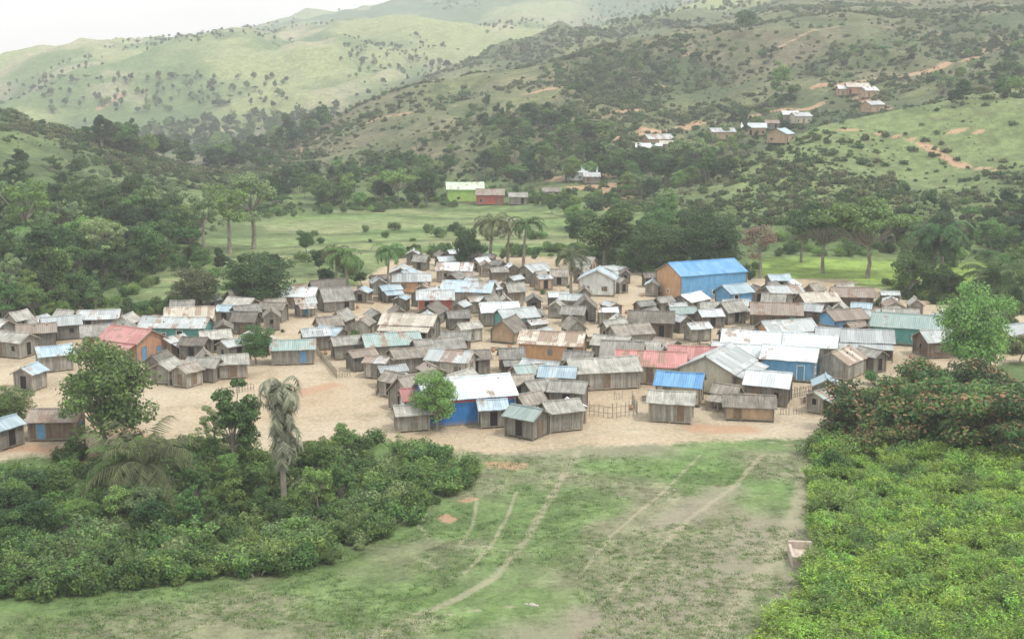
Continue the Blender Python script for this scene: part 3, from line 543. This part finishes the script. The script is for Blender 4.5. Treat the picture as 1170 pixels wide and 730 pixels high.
HS=[('wooden_hut',602,500,3.3,2.8,2.2,-35,'pale','teal'),('wooden_hut',641,492,3.5,2.9,2.2,20,'wood','thatch'),('wooden_hut',562,488,2.6,2.4,2.1,10,'wood','ltblue'),('wooden_hut',470,492,3.2,2.4,1.9,15,'wood','thatch'),
('wooden_hut',768,482,4.4,3.,2.3,-12,'wood','thatch'),('blue_roof_house',778,462,4.8,3.8,2.4,-15,'cream','blue'),('white_roof_house',880,462,4.6,4.,2.4,-20,'wood','white'),('wooden_hut',945,462,2.6,2.6,2.3,80,'pale','ltblue'),
('mud_brick_hut',857,480,5.,3,1.7,-8,'mud','dthatch'),('cream_house',822,446,8.5,6.6,2.8,62,'cream','metal'),('red_roof_house',745,438,8,4.6,2.4,-10,'cream','red'),('red_roof_house',795,430,6,4.2,2.4,-10,'cream','red'),
('blue_house',905,434,6.2,4.6,2.7,-20,'sky','white'),('wooden_long_house',688,444,8,4.2,2.3,14,'wood','thatch'),('orange_house',632,412,8,4.6,2.4,-12,'orange','tan'),
('wooden_hut',605,447,3.4,2.8,2.2,20,'wood','teal'),('wooden_hut',638,450,3.8,3,2.2,-10,'wood','ltblue'),('wooden_hut',650,468,3.6,2.8,2.2,-15,'wood','thatch'),('wooden_hut',618,465,3.3,2.8,2.1,25,'wood','thatch'),('wooden_hut',590,458,3.2,2.8,2.1,5,'wood','dthatch'),
('wooden_house',334,416,5.2,3.2,2.1,8,'wood','teal'),('wooden_hut',232,436,3.6,2.6,2.,-10,'wood','thatch'),('wooden_hut',265,432,3.2,2.6,2.,15,'wood','thatch'),('wooden_hut',213,442,2.4,2.2,2.,60,'wood','dthatch'),('wooden_hut',190,438,2.8,2.4,2.,70,'wood','thatch'),('wooden_hut',245,402,3.6,2.6,2.,20,'wood','thatch'),('wooden_hut',222,410,3.,2.6,2.,-10,'wood','dthatch'),
('brick_house',148,412,6.6,5.,2.8,-28,'brick','red'),('brick_house',110,402,4,4,2.4,20,'brick','thatch'),('market_shop',200,393,9,4.1,2.5,-5,'teal','metal'),('market_shop',215,380,6.5,4.4,2.3,10,'red','tan'),
('rusty_shed',62,502,4.6,3.2,2.1,4,'brown','rust'),('wooden_hut',33,446,2.6,2.4,2.2,75,'wood','ltblue'),('white_roof_house',60,424,3.8,3.2,2.2,30,'wood','ltblue'),('wooden_hut',2,512,2.6,2.4,2.2,60,'wood','ltblue'),
('wooden_house',15,408,4.4,3.2,2.3,-20,'wood','thatch'),('wooden_house',40,398,4.6,3.4,2.3,20,'wood','rust'),('wooden_house',68,388,4.8,3.4,2.2,25,'wood','metal'),('wooden_house',-15,395,6,4,2.5,-20,'wood','metal'),('wooden_house',112,380,5.4,3.4,2.2,10,'wood','metal'),
('wooden_hut',275,362,4.1,2.8,2.1,-20,'wood','thatch'),('wooden_hut',280,372,3.3,2.8,2.1,30,'wood','thatch'),('wooden_hut',312,368,3.4,2.8,2.1,-10,'wood','dthatch'),('white_roof_house',342,352,5.2,3.8,2.1,-5,'wood','white'),('wooden_hut',306,352,3.4,2.8,2.1,20,'wood','thatch'),
('wooden_hut',378,398,3.4,2.6,2.1,-30,'wood','ltblue'),('wooden_hut',395,410,3.4,2.6,2.1,20,'wood','thatch'),('wooden_hut',360,400,3.4,2.6,2.1,20,'wood','metal'),('rust_roof_house',468,388,7.4,4.4,2.3,-12,'wood','tan'),('teal_roof_house',446,412,7,4.,2.3,18,'wood','teal'),('wooden_long_house',500,415,6.,3.5,2.1,20,'wood','thatch'),
('white_roof_house',516,432,5.2,3.5,2.3,-20,'pale','metal'),('wooden_house',470,425,5.2,3.2,2.1,25,'wood','dthatch'),('wooden_hut',540,428,3.6,2.6,2.1,15,'wood','dthatch'),('teal_house',590,380,5.4,3.6,2.4,25,'teal','metal'),('wooden_house',570,372,5.4,3.6,2.3,10,'wood','white'),
('brown_wooden_house',745,386,6.,4.2,2.5,-8,'brown','dthatch'),('blue_hut',840,350,4.6,3.8,2.4,30,'sky','ltblue'),('white_house',684,338,5,6,2.9,80,'white','ltblue'),('teal_house',1040,394,9,5.3,2.6,-22,'teal','teal'),('wooden_long_house',978,408,9.5,4.6,2.3,-12,'brown','metal'),
('brown_wooden_house',888,376,7.,4.6,2.4,-8,'brown','rust'),('brown_wooden_house',935,360,5.6,4.,2.3,12,'brown','tan'),('brown_wooden_house',975,354,6.2,4.,2.3,-10,'brown','rust'),('brown_wooden_house',1030,380,4.6,3.6,2.3,-10,'brown','thatch'),('metal_roof_house',895,350,5.4,3.6,2.3,15,'wood','metal'),('blue_house',965,382,5.4,4.,2.4,20,'sky','rust'),
('green_house',1160,402,5,4.,2.4,30,'green','metal'),('metal_roof_house',1110,385,5,4,2.3,-15,'brown','tan'),('metal_roof_house',1075,408,5,4,2.3,10,'brown','metal'),
('pale_blue_roof_house',535,350,8.,5.,2.6,-10,'wood','ltblue'),('red_house',497,358,5.4,3.8,2.4,5,'red','metal'),('metal_roof_house',470,335,6.2,3.8,2.2,5,'orange','metal'),('white_roof_house',520,322,6.2,3.8,2.3,-5,'wood','white'),
('wooden_house',720,398,5.2,3.5,2.2,20,'wood','dthatch'),('wooden_house',700,412,4.4,3.4,2.2,-20,'wood','thatch'),('white_roof_house',925,415,7.,4.4,2.4,-18,'wood','white'),('teal_house',860,412,7.,4.4,2.5,-15,'teal','white'),('white_roof_house',845,425,6.,4.,2.3,-18,'wood','white'),('white_roof_house',900,398,7.,4.4,2.5,15,'orange','metal')]
for n_,a in enumerate(HS): put(*a,porch=(a[3]>6.5 and n_%3==0))
put('painted_blue_house',530,482,9.6,5.8,3.0,17,'blue','white',trim=WTRIM,bands=1,gable='blue',stilt=.1)
put('painted_blue_house',478,478,3.5,3,2.3,15,'white','red')
put('blue_warehouse',803,340,13,8.,4.2,24,'sky','blue',gable='orange',stilt=.05,pitch=.42,oh=.2)
for a in [('green_house',531,231,11,7,4.,5,'green','green'),('red_house',560,234,8,6,3.,0,'red','rust'),('white_roof_house',663,207,11,7,3.,-5,'white','white'),('white_roof_house',752,168,10,6,3,20,'mud','metal'),('white_roof_house',742,178,9,5,3,-10,'mud','white'),('metal_roof_house',825,160,9,5,3,10,'mud','metal'),('mud_house',862,155,9,6,3,-10,'mud','white'),('mud_house',893,164,8,6,3,60,'mud','ltblue'),('mud_house',915,142,7,5,3,20,'cream','metal'),('mud_house',980,108,9,6,3,0,'brick','tan'),('metal_roof_house',998,129,7,5,3,30,'mud','metal'),('mud_house',903,140,6,5,3,0,'wood','white'),('mud_house',966,110,6,5,3,0,'mud','white'),('mud_house',993,112,6,5,3,20,'mud','white'),('wooden_hut',592,234,5,4,2.4,0,'wood','thatch'),('wooden_hut',882,148,5,4,2.4,0,'wood','rust'),('wooden_hut',630,228,5,4,2.4,0,'wood','dthatch'),('wooden_hut',676,210,5,4,2.4,0,'wood','metal'),('wooden_hut',762,172,5,4,2.4,0,'mud','tan')]: put(*a)
VP=[(-40,385),(60,372),(150,372),(250,352),(330,338),(400,345),(430,322),(480,296),(540,296),(600,315),(680,310),(760,330),(880,330),(960,345),(1080,358),(1150,385),(1085,400),(965,435),(955,468),(880,478),(740,470),(690,472),(640,485),(570,480),(470,470),(430,438),(400,418),(350,400),(230,425),(180,430),(170,400),(60,405),(-40,420)]
cand=inpoly(VP,6000); cnt=0; clear=pixel_to_ground([(360,395),(300,390),(330,383),(700,470),(100,395),(730,368),(660,378),(600,350),(170,420),(160,370),(560,445),(900,385),(780,400),(640,340),(480,400),(760,350),(420,365),(570,405),(830,385),(930,450),(430,390),(350,370),(90,400),(670,398),(700,350)])
for w in cand:
    if np.isnan(w[0]) or cnt>165: continue
    big=random.random()<.15; L=random.uniform(4.,5.4) if big else random.uniform(2.3,3.5); W=L*random.uniform(.62,.85)
    if any((w[0]-p[0])**2+(w[1]-p[1])**2<((L/2+p[2])*.95+.8)**2 for p in placed): continue
    if any((w[0]-c[0])**2+(w[1]-c[1])**2<24 for c in clear): continue
    u=w[0]/w[1]*1380+585
    roof=random.choices(['thatch','dthatch','metal','rust','teal','white','ltblue','tan','red'],[44,16,20,6,1.5,6,4,3,.3])[0]
    wall=random.choices(['wood','pale','brown','mud','teal','white'],[62,14,20 if u>850 else 5,3,.4,1])[0]
    placed.append((w[0],w[1],L/2,W/2)); cnt+=1
    house('wooden_house' if big else 'wooden_hut',w[0],w[1],w[2],L,W,random.uniform(1.75,2.2),random.choice([0,20,90,80,-25,45,120])+random.gauss(0,14),wall,roof,pitch=random.uniform(.55,.95) if roof.endswith('thatch') else random.uniform(.35,.6),oh=random.uniform(.2,.4),porch=random.random()<.12)
# yard bushes and yard clutter between the houses
w=inpoly(VP,420); w=np.array([p for p in w if not np.isnan(p[0]) and not any((p[0]-h[0])**2+(p[1]-h[1])**2<(h[2]+.9)**2 for h in placed)])
nb=len(w)//4; scatter('yard_bushes',w[:nb],rng.uniform(.3,.75,nb),cu_,ncu)
B=MB(); o3=w[nb]
for p in w[nb:]:
    q=p-o3; k=random.random()
    if k<.4: # firewood stack
        for i in range(7): a=random.uniform(-.4,.4); B.tube([(q[0]-.6,q[1]+a,q[2]+.06+.07*i),(q[0]+.6,q[1]+a*.7,q[2]+.06+.07*i)],[.06,.05],0,5)
    elif k<.7: # leaning planks / post rack
        for i in range(4): B.tube([(q[0]+i*.3,q[1],q[2]-.1),(q[0]+i*.3+random.uniform(-.1,.1),q[1]+.1,q[2]+random.uniform(.7,1.3))],[.04,.03],0,5)
        B.tube([(q[0]-.1,q[1]+.05,q[2]+.65),(q[0]+1.0,q[1]+.05,q[2]+.68)],[.03,.03],0,5)
    else: # earthen jar
        V=[(q[0]+rr*math.cos(j*.785),q[1]+rr*math.sin(j*.785),q[2]+zz) for rr,zz in ((.16,0),(.28,.2),(.24,.4),(.13,.5),(.16,.56)) for j in range(8)]; B.add(V,[(i*8+j,i*8+(j+1)%8,(i+1)*8+(j+1)%8,(i+1)*8+j) for i in range(4) for j in range(8)],1)
o=bpy.data.objects.new('yard_clutter',B.mesh('yard_clutter',[TRIM,WALL['brick']])); scene.collection.objects.link(o); o.location=o3
def fence(name,line,h=1.2,step=.28,rails=True):
    w=pixel_to_ground(line); B=MB(); o3=w[0]
    for a,b in zip(w[:-1],w[1:]):
        d=math.hypot(b[0]-a[0],b[1]-a[1]); n=max(2,int(d/step))
        for i in range(n+1):
            t=i/n; x=a[0]+(b[0]-a[0])*t-o3[0]; y=a[1]+(b[1]-a[1])*t-o3[1]; z=float(hgt(x+o3[0],y+o3[1]))-o3[2]; hh=h*random.uniform(.75,1.15)
            B.tube([(x,y,z-.2),(x+random.uniform(-.05,.05),y,z+hh)],[.045,.03],0,5)
        if rails:
            for q in(.35,.8): B.tube([(a[0]-o3[0],a[1]-o3[1],a[2]-o3[2]+h*q),(b[0]-o3[0],b[1]-o3[1],b[2]-o3[2]+h*q)],[.035,.035],0,5)
    o=bpy.data.objects.new(name,B.mesh(name,[TRIM])); scene.collection.objects.link(o); o.location=o3
fence('stick_fence',[(668,474),(700,478),(728,474),(722,462)],1.5,.5); fence('stick_fence',[(460,445),(440,438),(430,452)],1.2,.4); fence('stick_fence',[(150,470),(175,476)],1,.3); fence('stick_fence',[(360,402),(385,432),(400,430)],1.1,.3)
fence('stick_fence',[(1050,140),(1120,132),(1175,124)],1.2,1.5); fence('stick_fence',[(1085,412),(1140,408)],1.2,.4); fence('stick_fence',[(250,452),(290,446)],1.0,.35)
for l in [[(560,440),(580,436),(585,428)],[(640,338),(665,345)],[(420,362),(440,372)],[(770,402),(800,396),(798,388)],[(820,382),(845,386)],[(905,455),(935,448)],[(150,366),(172,372)],[(728,362),(748,370)]]: fence('stick_fence',l,1.2,.3)
def ruin(name,px,py,L,W,h,mat,yaw):
    w=pixel_to_ground([(px,py)])[0]; B=MB(); t=.25; l,v=L/2,W/2
    B.box(-l,l,-v,-v+t,-.4,h,0); B.box(-l,l,v-t,v,-.4,h*1.1,0); B.box(-l,-l+t,-v+t,v-t,-.4,h*.9,0); B.box(l-t,l,-v+t,v-t,-.4,h*.7,0); B.box(-l*.3,l*.3,-v-.3,-v,-.4,h*.35,0); B.box(-l+t,l-t,-v+t,v-t,-.4,h*.45,0)
    o=bpy.data.objects.new(name,B.mesh(name,[mat])); scene.collection.objects.link(o); o.location=w; o.rotation_euler=(0,0,math.radians(yaw)); m=o.modifiers.new('b','BEVEL'); m.width=.04
ruin('concrete_cistern',916,640,1.8,3.2,.9,plain('cistern_mat',(.34,.26,.21),(.52,.46,.40),2),-6)
ruin('mud_brick_wall',838,462,5,2.2,1.6,WALL['mud'],-12)
def rocks(name,pts):
    B=MB(); o3=pixel_to_ground([pts[0][:2]])[0]
    for px,py,s in pts:
        w=pixel_to_ground([(px,py)])[0]-o3; V=[]
        for i in range(3):
            for j in range(8):
                a=j*math.pi/4; q=s*(1,.85,.4)[i]*random.uniform(.8,1.2); V.append((w[0]+q*math.cos(a),w[1]+q*.7*math.sin(a),w[2]+s*(-.2,.25,.5)[i]))
        Fq=[(i*8+j,i*8+(j+1)%8,(i+1)*8+(j+1)%8,(i+1)*8+j) for i in range(2) for j in range(8)]+[tuple(range(16,24))]; B.add(V,Fq,0)
    o=bpy.data.objects.new(name,B.mesh(name,[plain(name+'_m',(.28,.26,.22),(.42,.39,.34))])); scene.collection.objects.link(o); o.location=o3
rocks('boulders',[(608,691,.3),(613,692,.2),(601,690,.15),(512,560,.3),(40,655,.8),(55,650,.6),(770,560,.2)])

# ---------------------------------------------------------------- hazy air over the valley
bm_=MB(); bm_.box(-4000,4000,-300,5200,-120,420,0); hz=bm_.mesh('valley_haze',[]); hm=bpy.data.materials.new('haze_air'); hm.use_nodes=True; hn=hm.node_tree; hn.nodes.clear()
vo=hn.nodes.new('ShaderNodeOutputMaterial'); vs=hn.nodes.new('ShaderNodeVolumeScatter'); vs.inputs['Color'].default_value=(.95,.98,1,1); vs.inputs['Density'].default_value=.00033; vs.inputs['Anisotropy'].default_value=.1; hn.links.new(vs.outputs[0],vo.inputs['Volume']); hz.materials.append(hm)
ho=bpy.data.objects.new('valley_haze',hz); scene.collection.objects.link(ho)
# ---------------------------------------------------------------- sky, sun, camera
W_=bpy.data.worlds.new('World'); scene.world=W_; W_.use_nodes=True; nt=W_.node_tree; bg=nt.nodes['Background']
sd=Vector((.42,-.22,.86)).normalized(); el=math.asin(sd.z); az=math.atan2(sd.x,sd.y)
sk=nt.nodes.new('ShaderNodeTexSky'); sk.sky_type='NISHITA'; sk.sun_disc=False; sk.sun_elevation=el; sk.sun_rotation=az; sk.dust_density=4; sk.air_density=1.5
tc=nt.nodes.new('ShaderNodeTexCoord'); nz=nt.nodes.new('ShaderNodeTexNoise'); nz.inputs['Scale'].default_value=2.5; nz.inputs['Detail'].default_value=6; nt.links.new(tc.outputs['Generated'],nz.inputs['Vector'])
mr=nt.nodes.new('ShaderNodeMapRange'); mr.inputs[1].default_value=.35; mr.inputs[2].default_value=.6; mr.inputs[3].default_value=.75; mr.inputs[4].default_value=.97; nt.links.new(nz.outputs[0],mr.inputs[0])
mx=nt.nodes.new('ShaderNodeMixRGB'); nt.links.new(mr.outputs[0],mx.inputs[0]); nt.links.new(sk.outputs[0],mx.inputs[1]); mx.inputs[2].default_value=(11.6,11.9,11.9,1); nt.links.new(mx.outputs[0],bg.inputs[0]); bg.inputs[1].default_value=.15
sun=bpy.data.lights.new('sun','SUN'); sun.energy=2.9; sun.angle=math.radians(5); sun.color=(1,.96,.90); so_=bpy.data.objects.new('sun',sun); scene.collection.objects.link(so_); so_.rotation_euler=sd.to_track_quat('Z','Y').to_euler()
cam=bpy.data.cameras.new('camera'); cam.sensor_width=36; cam.lens=36*F/1170; cam.clip_end=9000; cam.clip_start=.5; co_=bpy.data.objects.new('camera',cam); scene.collection.objects.link(co_); co_.location=(0,0,H); co_.rotation_euler=(math.pi/2-P,0,0); scene.camera=co_
scene.view_settings.view_transform='Standard'; scene.view_settings.look='None'
print('houses',len(placed))
